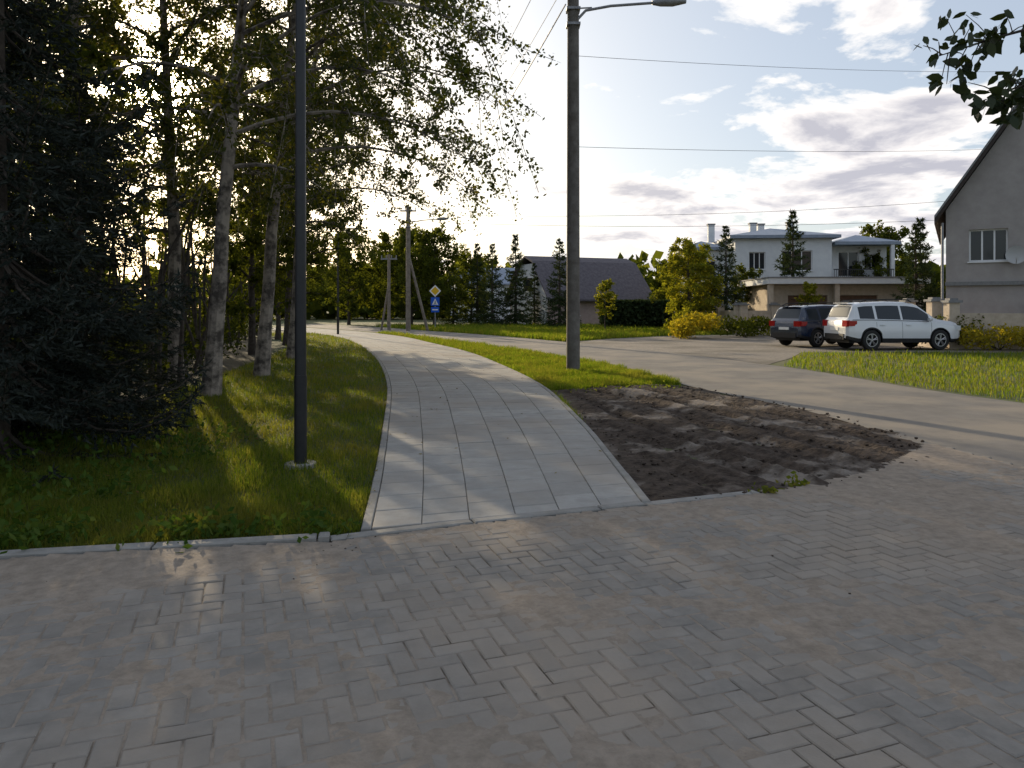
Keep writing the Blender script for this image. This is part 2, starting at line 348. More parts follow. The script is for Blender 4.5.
grass('grass',G3,60000,.085,.009,m_grass3,y0=14,pw=1.2)
G4=[(2.4,33.6),(-1.2,42.2),(-6.2,51.2),(-11.5,61.5),(16,62),(15,44),(9,41.5),(5,37.4)]
grass('grass',G4,45000,.12,.012,m_grass3,y0=34,pw=1)
# weeds
mb=MB()
def weed(x,y,r,nl,hh=.12):
    c=np.c_[rng.normal(x,r,nl),rng.normal(y,r,nl),np.abs(rng.normal(0,hh*.6,nl))+.02]
    mb.leaves(c,.065,0,.5,bias=(0,0,.1))
for _ in range(70):
    x=rng.uniform(-5.5,-1.2); y=np.interp(x,[p[0] for p in KB],[p[1] for p in KB])+.14+abs(rng.normal(0,.22)); weed(x,y,.09,26)
for _ in range(60): weed(rng.uniform(-5.5,-3.0),rng.uniform(5,9),.16,30,.2)
mb.obj('weeds',[leafmat('weed_leaves',[(.03,.06,.012),(.05,.09,.02),(.08,.115,.03)],.35)])
mb=MB()
for x,y,r in((2.45,6.35,.06),(2.1,6.1,.05),(1.9,13.9,.2),(2.6,14.2,.2),(1.2,13.5,.15),(3.0,14.2,.15)):
    weed(x,y,r,40,.06)
mb.obj('weed_plant',[m_grass])
# fallen leaves on the verge and path
n=300; x=np.r_[rng.uniform(-5.5,-1,270),rng.uniform(-1,1.0,30)]; y=np.r_[rng.uniform(4.7,15,270),rng.uniform(6,18,30)]
z=np.where(inpoly(x,y,G1),.06,.052); k=(y>np.interp(x,[p[0] for p in KB],[p[1] for p in KB])+.1); x=x[k];y=y[k];z=z[k];n=len(x)
mb=MB(); C=np.c_[x,y,z]; th=rng.uniform(0,6.28,n); a_=np.c_[np.cos(th),np.sin(th),rng.normal(0,.2,n)]; b_=np.c_[-np.sin(th),np.cos(th),rng.normal(0,.2,n)]; l_=rng.uniform(.012,.026,n)[:,None]
mb.add(np.stack([C-a_*l_,C+b_*l_*.6,C+a_*l_,C-b_*l_*.6],1).reshape(-1,3),np.arange(4*n).reshape(n,4)); mb.obj('fallen_leaves',[m_litter])

# ---------------- trees ----------------
def tree_mesh(name,seed,h,r0,nl,leafn,ls,cb,cr,bark,leaf,lean=(0,0),droop=.3,rise=.6,sig=.13,top=.15,sub=9,az0=None,azl=1.25):
    g=np.random.default_rng(seed); mb=MB()
    t=np.linspace(0,1,14); tr=np.c_[lean[0]*t**1.2*h+g.normal(0,.05,14).cumsum()*.5*(t>0),lean[1]*t*h+g.normal(0,.05,14).cumsum()*.5*(t>0),t*h]
    tr[0]=(0,0,-.1)
    mb.tube(tr,r0*(1-.88*t)+ (t<.04)*r0*.3,9,0)
    C=[]; seg=[]
    for i in range(nl):
        u=(i+g.random())/nl; tt=cb+(1-cb)*u*.98
        s=np.array([np.interp(tt,t,tr[:,k]) for k in range(3)])
        az=i*2.399+g.normal(0,.4)
        Ln=cr*(top+(1-top)*math.sin(math.pi*min(1,(1-u)*.72+.12)))*g.uniform(.75,1.15)
        if az0 is not None and g.random()<.35: az=az0+g.normal(0,.4); Ln*=azl
        el=rise*(.5+u*.9)+g.normal(0,.12)
        q=np.linspace(0,1,8)[:,None]
        d=np.array([math.cos(az)*math.cos(el),math.sin(az)*math.cos(el),math.sin(el)])
        P=s+d*q*Ln+np.array([0,0,-droop*Ln])*q**2.2+g.normal(0,.04,(8,3)).cumsum(0)*Ln*.12*q
        mb.tube(P,max(.012,r0*.42*(1-tt*.75))*(1-.85*q[:,0]),5,0,False)
        for j in range(sub):
            v=g.uniform(.25,1); p=np.array([np.interp(v,q[:,0],P[:,k]) for k in range(3)])
            dd=d*.6+g.normal(0,.6,3); dd/=np.linalg.norm(dd); l2=Ln*g.uniform(.18,.38)
            qq=np.linspace(0,1,5)[:,None]
            S=p+dd*qq*l2+np.array([0,0,-droop*1.6*l2])*qq**2
            mb.tube(S,.012*(1-.7*qq[:,0]),3,0,False); seg.append((S,l2))
            S2=S[3]+ (dd*.4+g.normal(0,.5,3)+np.array([0,0,-droop]))*qq*l2*.5
            mb.tube(S2,.006,3,0,False); seg.append((S2,l2*.6))
    w=np.array([l for _,l in seg]); w*=g.uniform(.3,1.7,len(w)); cnt=np.maximum(3,(leafn*w/w.sum()).astype(int))
    for (S,l2),c in zip(seg,cnt):
        v=g.random(c)**.8; p=np.stack([np.interp(v,np.linspace(0,1,5),S[:,k]) for k in range(3)],1)
        off=g.normal(0,1,(c,3)); off/=np.linalg.norm(off,axis=1)[:,None]
        C.append(p+off*sig*(.5+.5*l2)*g.random((c,1))**.6*1.5)
    mb.leaves(np.concatenate(C),ls,1,.62,g,bias=(0,0,-.3))
    return mb.mesh(name,[bark,leaf])
def spruce_mesh(name,seed,h,Rd,leaf,whorls,nb,nsz,npm,base=.05,droop=.35,tw=9,r0=.16,nasp=.12):
    g=np.random.default_rng(seed); mb=MB()
    mb.tube([(0,0,-.1),(0,0,h*.5),(0,0,h*.995)],[r0,r0*.55,.01],8,0)
    A=[];B=[]
    for w in range(whorls):
        u=(w+g.random()*.6)/whorls; z=h*(base+(1-base)*u)
        Ln=Rd*((1-u)**.85)+.08
        for b in range(nb):
            az=g.uniform(0,6.283); Lb=Ln*g.uniform(.7,1.12); q=np.linspace(0,1,7)[:,None]
            d=np.array([math.cos(az),math.sin(az),0])
            up=.25*u
            P=np.array([0,0,z+g.normal(0,.1)])+d*q*Lb+np.array([0,0,1])*(-droop*Lb*np.sin(q*2.2)+up*Lb*q+.16*Lb*q**3)
            P[:,2]=np.maximum(P[:,2],.05)
            mb.tube(P,max(.008,.03*(1-u))*(1-.8*q[:,0]),4,0,False)
            A+=list(P[1:-1]);B+=list(P[2:])
            side=np.array([-d[1],d[0],0])
            nt=max(3,int(tw*Lb/Rd+2))
            for k in range(nt):
                v=.2+.78*(k+.5)/nt; p=np.array([np.interp(v,q[:,0],P[:,m]) for m in range(3)])
                for sg in(-1,1):
                    l=Lb*.42*(1.15-v)*g.uniform(.7,1.2)
                    e=p+(d*.55+side*sg*.8+np.array([0,0,-.30+g.normal(0,.1)]))*l
                    A.append(p);B.append(e)
    A=np.array(A);B=np.array(B); Lg=np.linalg.norm(B-A,axis=1)
    cnt=np.maximum(2,(Lg*npm).astype(int)); I=np.repeat(np.arange(len(A)),cnt); n=len(I)
    v=g.random(n)[:,None]; p=A[I]+(B-A)[I]*v
    dr=(B-A)[I]/(Lg[I][:,None]+1e-6); pr=g.normal(size=(n,3)); a=dr*.9+pr*.55; a/=np.linalg.norm(a,axis=1)[:,None]
    b=np.cross(a,g.normal(size=(n,3))); b/=np.linalg.norm(b,axis=1)[:,None]+1e-9
    L_=(nsz*g.uniform(.6,1.3,n))[:,None]
    V=np.stack([p-b*L_*nasp,p+b*L_*nasp,p+a*L_],1).reshape(-1,3)
    mb.add(V,np.arange(3*n).reshape(n,3),1)
    return mb.mesh(name,[m_bark,leaf])

b1=tree_mesh('birch_a',1,13.5,.15,46,42000,.085,.30,4.0,m_birchbark,m_birch,lean=(.09,.0),droop=.48,az0=0.,azl=1.6)
b2=tree_mesh('birch_b',2,15,.17,42,30000,.09,.24,3.2,m_birchbark,m_birch,lean=(.03,.02),droop=.5)
b3=tree_mesh('tree_c',3,12,.16,38,30000,.105,.18,3.3,m_bark,m_lime,lean=(.05,-.01),droop=.25)
b4=tree_mesh('tree_d',4,10,.12,34,24000,.115,.08,2.8,m_bark,m_lime,lean=(-.02,.02),droop=.2)
for me,nm,x,y,r,s in[
 (b1,'birch_tree',-5.3,13.0,0.,.98),(b1,'birch_tree',-5.7,16.8,.3,1.05),(b2,'birch_tree',-8.3,13.8,1.,.95),(b2,'birch_tree',-6.9,15.2,3.4,.85),
 (b1,'birch_tree',-6.7,22.5,-.3,1.0),(b3,'deciduous_tree',-8.0,27,.3,.95),
 (b3,'deciduous_tree',-9.3,30.5,1.4,.9),(b4,'deciduous_tree',-8.6,24.5,2.4,1.0),
 (b3,'deciduous_tree',-11.4,36,2.2,.8),(b4,'deciduous_tree',-14.5,42,.2,.85),
 (b4,'deciduous_tree',-9.2,11,.7,1.1),(b3,'deciduous_tree',-13.0,20.5,5.1,1.1),(b3,'deciduous_tree',-19,29,2.9,1.2),
 (b4,'deciduous_tree',-14.5,13.5,3.1,1.2),(b4,'deciduous_tree',-24,54,1.9,1.1)]:
    link(nm,me,None,(x,y,0),r,s)
sp1=spruce_mesh('spruce_near',11,11,2.4,m_needle,30,8,.085,60,base=.05,droop=.42,tw=12,nasp=.16)
link('blue_spruce_tree',sp1,None,(-5.25,7.5,0),0,.92)
link('blue_spruce_tree',sp1,None,(-7.9,10.0,0),2.,1.0)
link('blue_spruce_tree',sp1,None,(-5.5,9.4,0),1.,(.62,.62,.40))
sp2=spruce_mesh('spruce_far',12,8,1.7,m_needle2,24,7,.22,14,base=.04,droop=.25,tw=5,nasp=.18)
sp3=spruce_mesh('blue_spruce_far',13,8,2.0,m_needle2,24,7,.22,14,base=.03,droop=.2,tw=5,nasp=.18)
for me,x,y,s,r in[(sp2,.3,61,.96,0),(sp3,-1.6,60,.85,1),(sp2,-3.0,64,.9,2),(sp3,3.6,56,.85,3),(sp3,13.6,47,.85,4),(sp3,18.6,49,1.0,5),(sp2,25.4,46,.9,2.2),(sp3,21.4,39.2,.76,.9),(sp2,2.0,66,.7,1.4),(sp2,-5.4,68,.8,.2)]:
    link('spruce_tree',me,None,(x,y,0),r,s)
w1=tree_mesh('willow',21,6,.12,34,12000,.17,.08,2.2,m_bark,m_willow,droop=.5,sig=.22)
w2=tree_mesh('young',22,3.2,.04,22,3000,.13,.3,.75,m_bark,m_willow,droop=.1,sig=.15)
d1=tree_mesh('fartree',23,8,.15,36,11000,.24,.10,3.2,m_bark,m_lime,droop=.15,sig=.3)
link('willow_tree',w1,None,(11.0,46,0),0,.93); link('willow_tree',w1,None,(12.2,48.5,0),2,.9)
link('young_tree',w2,None,(6.0,47,0),0,1); link('young_tree',w2,None,(16.8,42,0),2,.9)
for x,y,s,r in[(-6.5,62,.95,0),(-9,66,1.0,1),(-4,72,.8,2),(-12,72,1.,3),(13.5,62,.68,4),(30,60,.95,1.3),(27,56,.7,2.1),(-15,68,1.,.4),(15.8,50,.5,2.),(24.5,40,.45,1.)]:
    link('deciduous_tree',d1,None,(x,y,0),r,s)
# distant mass of trees
mb=MB(); C=[]
for i in range(240):
    az=R(rng.uniform(-60,55)); rr=rng.uniform(95,150); c=np.array([math.sin(az)*rr,math.cos(az)*rr,0]); hh=rng.uniform(5,9.5); w=rng.uniform(2.5,4.5)
    u=rng.normal(size=(150,3)); u/=np.linalg.norm(u,axis=1)[:,None]; C.append(c+u*np.array([w,w,hh*.5])*(rng.random((150,1))**.3)+np.array([0,0,hh*.5]))
mb.leaves(np.concatenate(C),1.4,0,.8); mb.obj('distant_trees',[m_lime])
# undergrowth
mb=MB(); C=[]
for i in range(230):
    y=rng.uniform(7,50); x=-(6.6+max(0,y-14)*.30)-abs(rng.normal(0,4.5))-.4; hh=rng.uniform(.5,2.4); w=rng.uniform(.5,1.3)
    m=220; C.append(np.c_[rng.normal(x,w*.6,m),rng.normal(y,w*.6,m),np.abs(rng.normal(0,hh*.5,m))])
mb.leaves(np.concatenate(C),.12,0,.6)
for i in range(110):
    y=rng.uniform(9,40); x=-(6.2+max(0,y-14)*.30)-abs(rng.normal(0,3)); hh=rng.uniform(2,8)
    mb.tube([(x,y,0),(x+rng.normal(0,.25),y,hh*.5),(x+rng.normal(0,.5),y+rng.normal(0,.3),hh)],[.05,.035,.01],5,1,False)
mb.obj('forest_undergrowth',[m_darkleaf,m_bark])

def bush(name,x,y,w,h,n,ls,mat):
    mb=MB(); k=9
    cs=np.c_[rng.normal(0,w*.28,k),rng.normal(0,w*.22,k),rng.uniform(.25,.65,k)*h]
    u=rng.normal(size=(n,3)); u/=np.linalg.norm(u,axis=1)[:,None]; P=cs[rng.integers(0,k,n)]+u*np.array([w*.28,w*.28,h*.33])*(rng.random((n,1))**.4)
    P[:,2]=np.abs(P[:,2]); mb.leaves(P,ls,0,.6)
    for c in cs: mb.tube([(0,0,0),tuple(c*.6),tuple(c)],[.02,.012,.006],4,1,False)
    mb.obj(name,[mat,m_bark],loc=(x,y,0))
bush('bush',8.9,38.5,2.6,1.5,2400,.15,m_yellow)
bush('bush',12.4,39.5,2.4,1.3,1800,.15,m_lime)
bush('bush',17.8,27.0,1.9,1.1,1800,.11,m_yellow)
bush('bush',19.4,26.4,2.2,1.2,1800,.11,m_yellow)
bush('bush',16.6,28.0,1.2,1.4,1200,.10,m_lime)
bush('bush',21.2,27.0,2.0,1.5,1500,.12,m_yellow)
bush('bush',15,41,2,1.1,1300,.14,m_willow)
# clipped hedge
mb=MB(); n=9000; P=np.c_[rng.uniform(6.5,11.6,n),rng.uniform(53.5,55,n),rng.random(n)**.6*2.1]; mb.leaves(P,.28,0,.6); mb.obj('hedge',[m_needle2])

# branch tree at right (leaves overhang the frame corner)
g=np.random.default_rng(5); mb=MB()
tr=np.array([(4.9,2.2,0),(4.8,2.4,1.2),(4.7,2.6,2.4),(4.8,2.8,3.6),(4.9,2.9,4.8)]); mb.tube(tr,[.11,.095,.08,.06,.03],9,0)
limbs=[[(4.7,2.6,2.5),(4.0,3.4,3.05),(3.3,3.9,3.15),(2.8,4.1,3.08),(2.42,4.2,2.98)],[(4.7,2.7,2.8),(4.3,3.6,3.3),(3.6,4.2,3.5),(3.0,4.5,3.6)],
 [(4.0,3.4,3.05),(3.5,3.9,2.98),(3.0,4.1,2.85),(2.72,4.15,2.74)],
 [(4.8,2.8,3.4),(5.6,3.4,4.2),(6.2,3.8,4.6)],[(4.8,2.8,3.6),(5.0,1.6,4.3),(5.2,.8,4.5)],[(4.8,2.8,3.6),(5.6,2.2,4.4),(6.3,2.0,4.7)],[(4.9,2.9,4.6),(4.6,3.4,5.3),(4.5,3.6,5.8)]]
Cs=[]
for li in limbs:
    P=spline(li,14); mb.tube(P,np.linspace(.022,.003,14),6,0,False)
    for k in range(60 if li[-1][0]<4 else 40):
        v=g.uniform(.25,1)*13; p=np.array([np.interp(v,np.arange(14),P[:,m]) for m in range(3)])
        e=p+g.normal(0,.075,3)+np.array([-.02,0,-.03]); mb.tube([p,(p+e)/2+[0,0,.01],e],[.004,.003,.002],4,0,False)
        for _ in range(4): 
            Cs.append(e+g.normal(0,.02,3))
Cs=np.array(Cs); n=len(Cs)
a=g.normal(size=(n,3))*.6+np.array([-.3,0,-.6]); a/=np.linalg.norm(a,axis=1)[:,None]; b=np.cross(a,g.normal(size=(n,3))); b/=np.linalg.norm(b,axis=1)[:,None]
Ll=g.uniform(.06,.11,n)[:,None]
V=np.stack([Cs,Cs+a*Ll*.3+b*Ll*.25,Cs+a*Ll*.65+b*Ll*.22,Cs+a*Ll,Cs+a*Ll*.65-b*Ll*.22,Cs+a*Ll*.3-b*Ll*.25],1)
mb.add(V.reshape(-1,3),np.arange(6*n).reshape(n,6),1)
mb.obj('fruit_tree',[m_bark,leafmat('fruit_leaves',[(.02,.035,.012),(.035,.05,.015)],.2,gloss=.4)])

# ---------------- poles and wires ----------------
e=empty('street_lamp',(-2.05,7.17,0))
mb=MB(); mb.tube([(0,0,0),(0,0,.9)],[.060,.060],16); mb.tube([(0,0,.9),(0,0,7.2)],[.055,.042],16); mb.box(-.11,.11,-.11,.11,.03,.045); mb.obj('mast',[m_dark],e,smooth=True,sharp=40)
mb=MB(); mb.tube([(0,0,7.1),(.1,0,7.25),(.7,.0,7.3)],[.03,.03,.03],8); mb.box(.6,1.25,-.11,.11,7.27,7.35); mb.obj('lamp_head',[m_dark],e)
mb=MB(); mb.tube([(0,0,0),(0,0,.05)],[.16,.15],18); mb.obj('footing',[m_kerb],e)
e=empty('street_lamp',(-10.0,42.5,0)); mb=MB(); mb.tube([(0,0,0),(0,0,6.0)],[.07,.045],10); mb.tube([(0,0,5.9),(.1,0,6.1),(.7,0,6.1)],.03,8); mb.box(.6,1.2,-.1,.1,6.06,6.14); mb.obj('mast',[m_dark],e)

def upole(loc,h,r,name='utility_pole',arm=1,brace=None,za=None,mt=None,bw=.1):
    e=empty(name,loc); mt=mt or m_conc
    mb=MB(); mb.tube([(0,0,-.1),(0,0,h*.5),(0,0,h)],[r,r*.92,r*.82],12); mb.obj('shaft',[mt],e,smooth=True,sharp=40)
    mb=MB(); mb.box(-.55,.55,-.05,.05,h-.35,h-.25)
    for x in(-.5,-.18,.18,.5): mb.tube([(x,0,h-.25),(x,0,h-.05)],[.03,.035],8)
    mb.obj('crossarm',[m_galv],e)
    if arm:
        mb=MB(); za=za or h-1.0
        mb.tube([(r*.4,-.05,za-.30),(.3,-.05,za-.05),(.9,-.05,za+.06),(2.0,-.05,za+.14)],.035,8)
        mb.tube([(r*.4,-.05,za-.0),(.45,-.05,za+.02)],.018,6)
        mb.box(-r,r,-r*1.02,r*1.02,za-.42,za-.36); mb.box(-r,r,-r*1.02,r*1.02,za-.05,za+.01)
        mb.obj('lamp_arm',[m_galv],e)
        mb=MB(); P=[(1.90,-.05,za+.135),(2.1,-.05,za+.15),(2.4,-.05,za+.17),(2.72,-.05,za+.17)]; mb.tube(P,[.05,.10,.12,.05],10); o=mb.obj('lamp_head',[m_galv],e,smooth=True)
    if brace:
        mb=MB(); mb.tube([(brace,.3,-.1),(0,0,h*.62)],[bw,bw*.9],10); mb.obj('brace',[mt],e,smooth=True)
    return e
upole((1.48,17.9,0),10.1,.165,za=8.78)
upole((-7.0,49.9,0),8.4,.17,brace=1.3,mt=m_conc2)
upole((-8.4,50.5,0),5.2,.12,arm=0,brace=-.6,mt=m_conc2,bw=.08)
upole((32,46,0),9.0,.16,arm=0)
upole((20.6,3.2,0),9.5,.16,arm=0)
def wire(name,pa,pb,sag,r=.011):
    q=np.linspace(0,1,24)[:,None]; P=np.array(pa)*(1-q)+np.array(pb)*q-np.array([0,0,sag])*4*q*(1-q); mb=MB(); mb.tube(P,r,5); mb.obj(name,[m_black])
for dx,zz in((-.5,0),(.18,0)): wire('power_line',(1.48+dx,17.9,10.05+zz),(-7+dx,49.9,8.35),.9,.009)
wire('power_line',(1.3,17.9,8.9),(-7,49.9,7.6),1.1,.016)
wire('power_line',(1.6,17.9,7.65),(20.6,29.2,10.9),.15,.006); wire('power_line',(1.6,17.9,5.45),(19.0,29.6,7.9),.10,.006)
wire('power_line',(-7,49.9,7.9),(32,46,8.6),.6,.012); wire('power_line',(-7,49.9,7.4),(32,46,7.3),.5,.012)
for dx in(-.5,-.18,.18): wire('power_line',(1.48+dx,17.9,10.05),(14+dx,-14,10),.8)

# traffic sign
e=empty('traffic_sign',(-5.4,52,0))
mb=MB(); mb.tube([(0,0,0),(0,0,3.0)],[.035,.035],8); mb.obj('post',[m_galv],e)
def dia(mb,r,y,z,mat): mb.poly([(-r,y,z),(0,y,z-r),(r,y,z),(0,y,z+r)],mat)
mb=MB(); dia(mb,.42,-.05,2.75,0); dia(mb,.30,-.054,2.75,1); mb.poly([(-.42,-.046,2.75),(0,-.046,3.17),(.42,-.046,2.75),(0,-.046,2.33)],2); mb.obj('priority_plate',[m_sw,m_yel,m_galv],e)
mb=MB(); mb.box(-.3,.3,-.05,-.04,1.7,2.30,0); mb.poly([(-.22,-.054,1.78),(.22,-.054,1.78),(0,-.054,2.22)],1)
mb.tube([(.0,-.058,1.94),(.0,-.058,2.07)],.025,6,2); mb.tube([(0,-.058,1.95),(-.07,-.058,1.81)],.018,5,2); mb.tube([(0,-.058,1.95),(.07,-.058,1.81)],.018,5,2)
mb.box(-.28,.28,-.05,-.04,1.25,1.62,0); mb.box(-.2,.2,-.056,-.052,1.39,1.47,1)
mb.obj('crossing_plate',[m_blu,m_sw,m_black],e)

# ---------------- buildings ----------------
def wallx(mb,x0,x1,y0,y1,z0,z1,ops,mat=0):
    xs=sorted({x0,x1,*[o[0] for o in ops],*[o[1] for o in ops]}); zs=sorted({z0,z1,*[o[2] for o in ops],*[o[3] for o in ops]})
    for a,b in zip(xs,xs[1:]):
        for c,d in zip(zs,zs[1:]):
            if not any(o[0]<=a and b<=o[1] and o[2]<=c and d<=o[3] for o in ops): mb.box(a,b,y0,y1,c,d,mat)
def winx(fr,gl,x0,x1,z0,z1,y,n=2,t=.06):
    fr.box(x0,x1,y,y+.06,z0,z0+t); fr.box(x0,x1,y,y+.06,z1-t,z1)
    for i in range(n+1):
        c=x0+(x1-x0-t)*i/n; fr.box(c,c+t,y+.003,y+.057,z0+t,z1-t)
    gl.box(x0+.01,x1-.01,y+.025,y+.04,z0+.01,z1-.01)
    fr.box(x0-.06,x1+.06,y-.20,y-.001,z0-.05,z0-.005)
# right house
e=empty('stucco_house',(17.6,30.0,0),R(-31))
w=MB();fr=MB();gl=MB()
ops=[(.8,2.10,3.40,4.68),(5.6,7.0,3.35,4.75),(5.2,7.2,.9,2.3)]
wallx(w,0,9,0,.3,0,5.5,ops); w.box(0,.3,.301,11,0,5.5); w.box(8.7,9,.301,11,0,5.5); w.box(.301,8.699,10.7,11,0,5.5)
sl_=1.52
for yy in(0,10.7):
    w.add([(0,yy,5.502),(9,yy,5.502),(4.5,yy,5.5+4.5*sl_),(0,yy+.3,5.502),(9,yy+.3,5.502),(4.5,yy+.3,5.5+4.5*sl_)],[(0,1,2)]); w.f.append((np.array([[5,4,3]])+w.n-6,0))
for o in ops: winx(fr,gl,*o,.14,n=3)
w.obj('walls',[m_stucco],e); fr.obj('window_frames',[m_frame],e); gl.obj('window_glass',[m_glass],e)
rf_=MB()
for sg in(-1,1):
    x0=4.5; xe=4.5+sg*4.9; zr=5.5+4.5*sl_+.05; ze=zr-4.9*sl_
    yy0=-.45;yy1=11.5
    V=[(x0,yy0,zr),(xe,yy0,ze),(xe,yy1,ze),(x0,yy1,zr),(x0,yy0,zr+.28),(xe,yy0,ze+.28),(xe,yy1,ze+.28),(x0,yy1,zr+.28)]
    rf_.add(V,[(3,2,1,0),(4,5,6,7),(0,1,5,4),(1,2,6,5),(2,3,7,6),(3,0,4,7)],0)
    V=[(x0,yy0-.04,zr+.20),(xe,yy0-.04,ze+.20),(xe,yy0-.003,ze+.20),(x0,yy0-.003,zr+.20),(x0,yy0-.04,zr+.33),(xe,yy0-.04,ze+.33),(xe,yy0-.003,ze+.33),(x0,yy0-.003,zr+.33)]
    rf_.add(V,[(3,2,1,0),(4,5,6,7),(0,1,5,4),(1,2,6,5),(2,3,7,6),(3,0,4,7)],1)
rf_.obj('roof',[m_roofb,m_cap],e)
mb=MB(); mb.tube([(-.12,-.1,5.0),(-.12,-.1,.1)],.05,8); mb.obj('downpipe',[m_galv],e,smooth=True)
mb=MB() # satellite dish
n=20
rr=np.linspace(0,.35,6); aa=np.arange(n)*2*math.pi/n
V=np.array([(r*math.cos(t),r*r*.65,r*math.sin(t)) for r in rr for t in aa])
ii,jj=np.meshgrid(np.arange(5),np.arange(n),indexing='ij'); F=np.stack([ii*n+jj,ii*n+(jj+1)%n,(ii+1)*n+(jj+1)%n,(ii+1)*n+jj],-1).reshape(-1,4)
V[:,1]=-V[:,1]; dcx=2.34; mb.add(V+np.array([dcx,-.25,3.6]),F); mb.tube([(dcx,-.2,3.6),(dcx,.0,3.45)],.03,8); mb.tube([(dcx,-.3,3.25),(dcx,-.65,3.45)],.015,6); mb.box(dcx-.04,dcx+.04,-.72,-.64,3.42,3.52)
mb.obj('satellite_dish',[m_dish],e,smooth=True,sharp=40)
mb=MB(); mb.box(-.02,9.02,-.12,-.003,2.45,2.6); mb.box(-.03,9.03,-.04,-.003,0,.5); mb.obj('string_course',[m_cap],e)

# white two-storey house
e=empty('white_house',(16.6,55,0),R(-4))
w=MB();fr=MB();gl=MB()
ops=[(1.0,2.2,4.4,5.7),(3.4,5.6,4.3,5.8),(1.0,2.4,1.2,2.6),(3.6,5.4,1.2,2.6)]
wallx(w,0,7,0,.3,0,6.7,ops); w.box(0,.3,.301,9,0,6.7); w.box(6.7,7,.301,9,0,6.7)
for o in ops: winx(fr,gl,*o,.12,n=3)
ops2=[(7.9,9.4,3.9,5.8),(9.8,10.9,4.4,5.6),(8,10.5,1.0,2.6)]
wallx(w,7.003,11.4,1.2,1.5,0,6.2,ops2); w.box(11.1,11.4,1.501,9,0,6.2)
for o in ops2: winx(fr,gl,*o,1.32,n=2)
ops3=[(-2.4,-1.0,3.9,5.2)]
wallx(w,-3.2,-.003,2.0,2.3,0,6.0,ops3); w.box(-3.2,-2.9,2.301,9,0,6.0); winx(fr,gl,*ops3[0],2.12,n=2)
w.box(7.003,11.4,-.2,1.197,3.2,3.5); w.box(11.15,11.4,-.2,.05,3.5,6.2)
w.obj('walls',[m_white],e); fr.obj('window_frames',[m_frame],e); gl.obj('window_glass',[m_glass],e)
mb=MB(); mb.box(7.05,11.35,-.22,-.19,4.35,4.42)
for x in np.arange(7.1,11.3,.14): mb.box(x,x+.03,-.215,-.195,3.5,4.35)
mb.obj('balcony_railing',[m_dark],e)
mb=MB()
def hip(x0,x1,y0,y1,z,hh,o=.5,t=.22):
    x0-=o;x1+=o;y0-=o;y1+=o; m=min(x1-x0,y1-y0)/2; mb.box(x0,x1,y0,y1,z,z+t,1)
    z+=t+.002
    if x1-x0>y1-y0: a=(x0+m,(y0+y1)/2,z+hh); b=(x1-m,(y0+y1)/2,z+hh); F4=[[0,1,5,4],[2,3,4,5]];F3=[[1,2,5],[3,0,4]]
    else: a=((x0+x1)/2,y0+m,z+hh); b=((x0+x1)/2,y1-m,z+hh); F4=[[1,2,5,4],[3,0,4,5]];F3=[[0,1,4],[2,3,5]]
    V=[(x0,y0,z),(x1,y0,z),(x1,y1,z),(x0,y1,z),a,b]; mb.add(V,F4,0); mb.f.append((np.array(F3)+mb.n-6,0))
hip(0,7,0,9,6.702,.9); hip(7.6,11.4,.2,9,6.202,.7,.45); hip(-3.2,-.6,2,9,6.003,.6,.4)
mb.obj('roof',[m_roofg,m_roofg],e)
mb=MB()
for x,y in((-1,5),(2.2,4.5),(3.0,5.2),(5.0,4)): mb.box(x,x+.5,y,y+.5,6.9,8.3); mb.box(x-.06,x+.56,y-.06,y+.56,8.302,8.4,1)
mb.obj('chimneys',[m_white,m_cap],e)

# garage annex
e=empty('garage_building',(15.5,44,0),R(-3))
w=MB(); ops=[(.9,3.2,0,2.3),(3.8,6.1,0,2.3)]
wallx(w,0,8.2,0,.3,0,2.95,ops); w.box(0,.3,.301,6,0,2.95); w.box(7.9,8.2,.301,6,0,2.95); w.box(.301,7.899,5.7,6,0,2.95); w.obj('walls',[m_cream],e)
mb=MB()
for o in ops:
    for z in np.arange(0,2.3,.23): mb.box(o[0],o[1],.15,.19,z+.01,z+.22)
mb.obj('garage_doors',[m_wood],e)
mb=MB(); mb.box(-.5,8.7,-.9,6.3,2.96,3.3); mb.box(-.55,8.75,-.95,6.35,3.302,3.37,1); mb.obj('roof',[m_white,m_cap],e)
mb=MB(); 
for x in(-.3,3.5,8.3): mb.box(x-.14,x+.14,-.75,-.45,0,2.957)
mb.obj('columns',[m_cream],e)

# central big-roof house
e=empty('gable_house',(3.2,64,0),R(22))
w=MB();fr=MB();gl=MB(); ops=[(1.5,3,.9,2.1),(5,6.5,.9,2.1)]
wallx(w,0,10,0,.3,0,2.4,ops,1); w.box(0,10,8.7,9,0,2.4,1); w.box(9.7,10,.301,8.699,0,2.4,1)
w.box(0,.3,.301,8.699,0,2.4,0)
for x in(0,9.7): 
    w.add([(x,0,2.402),(x,9,2.402),(x,6.2,5.6),(x,2.8,5.6),(x+.3,0,2.402),(x+.3,9,2.402),(x+.3,6.2,5.6),(x+.3,2.8,5.6)],[(3,2,1,0),(4,5,6,7)])
for o in ops: winx(fr,gl,*o,.12,n=2)
fr.box(-.05,-.003,3.4,5.6,3.0,4.4); gl.box(-.06,-.052,3.5,5.5,3.1,4.3)
w.obj('walls',[m_white,m_pink],e); fr.obj('window_frames',[m_frame],e); gl.obj('window_glass',[m_glass],e)
mb=MB()
def slab(P,t):
    P=np.array(P,float); V=np.r_[P,P+[0,0,t]]; mb.add(V,[(3,2,1,0),(4,5,6,7),(0,1,5,4),(1,2,6,5),(2,3,7,6),(3,0,4,7)])
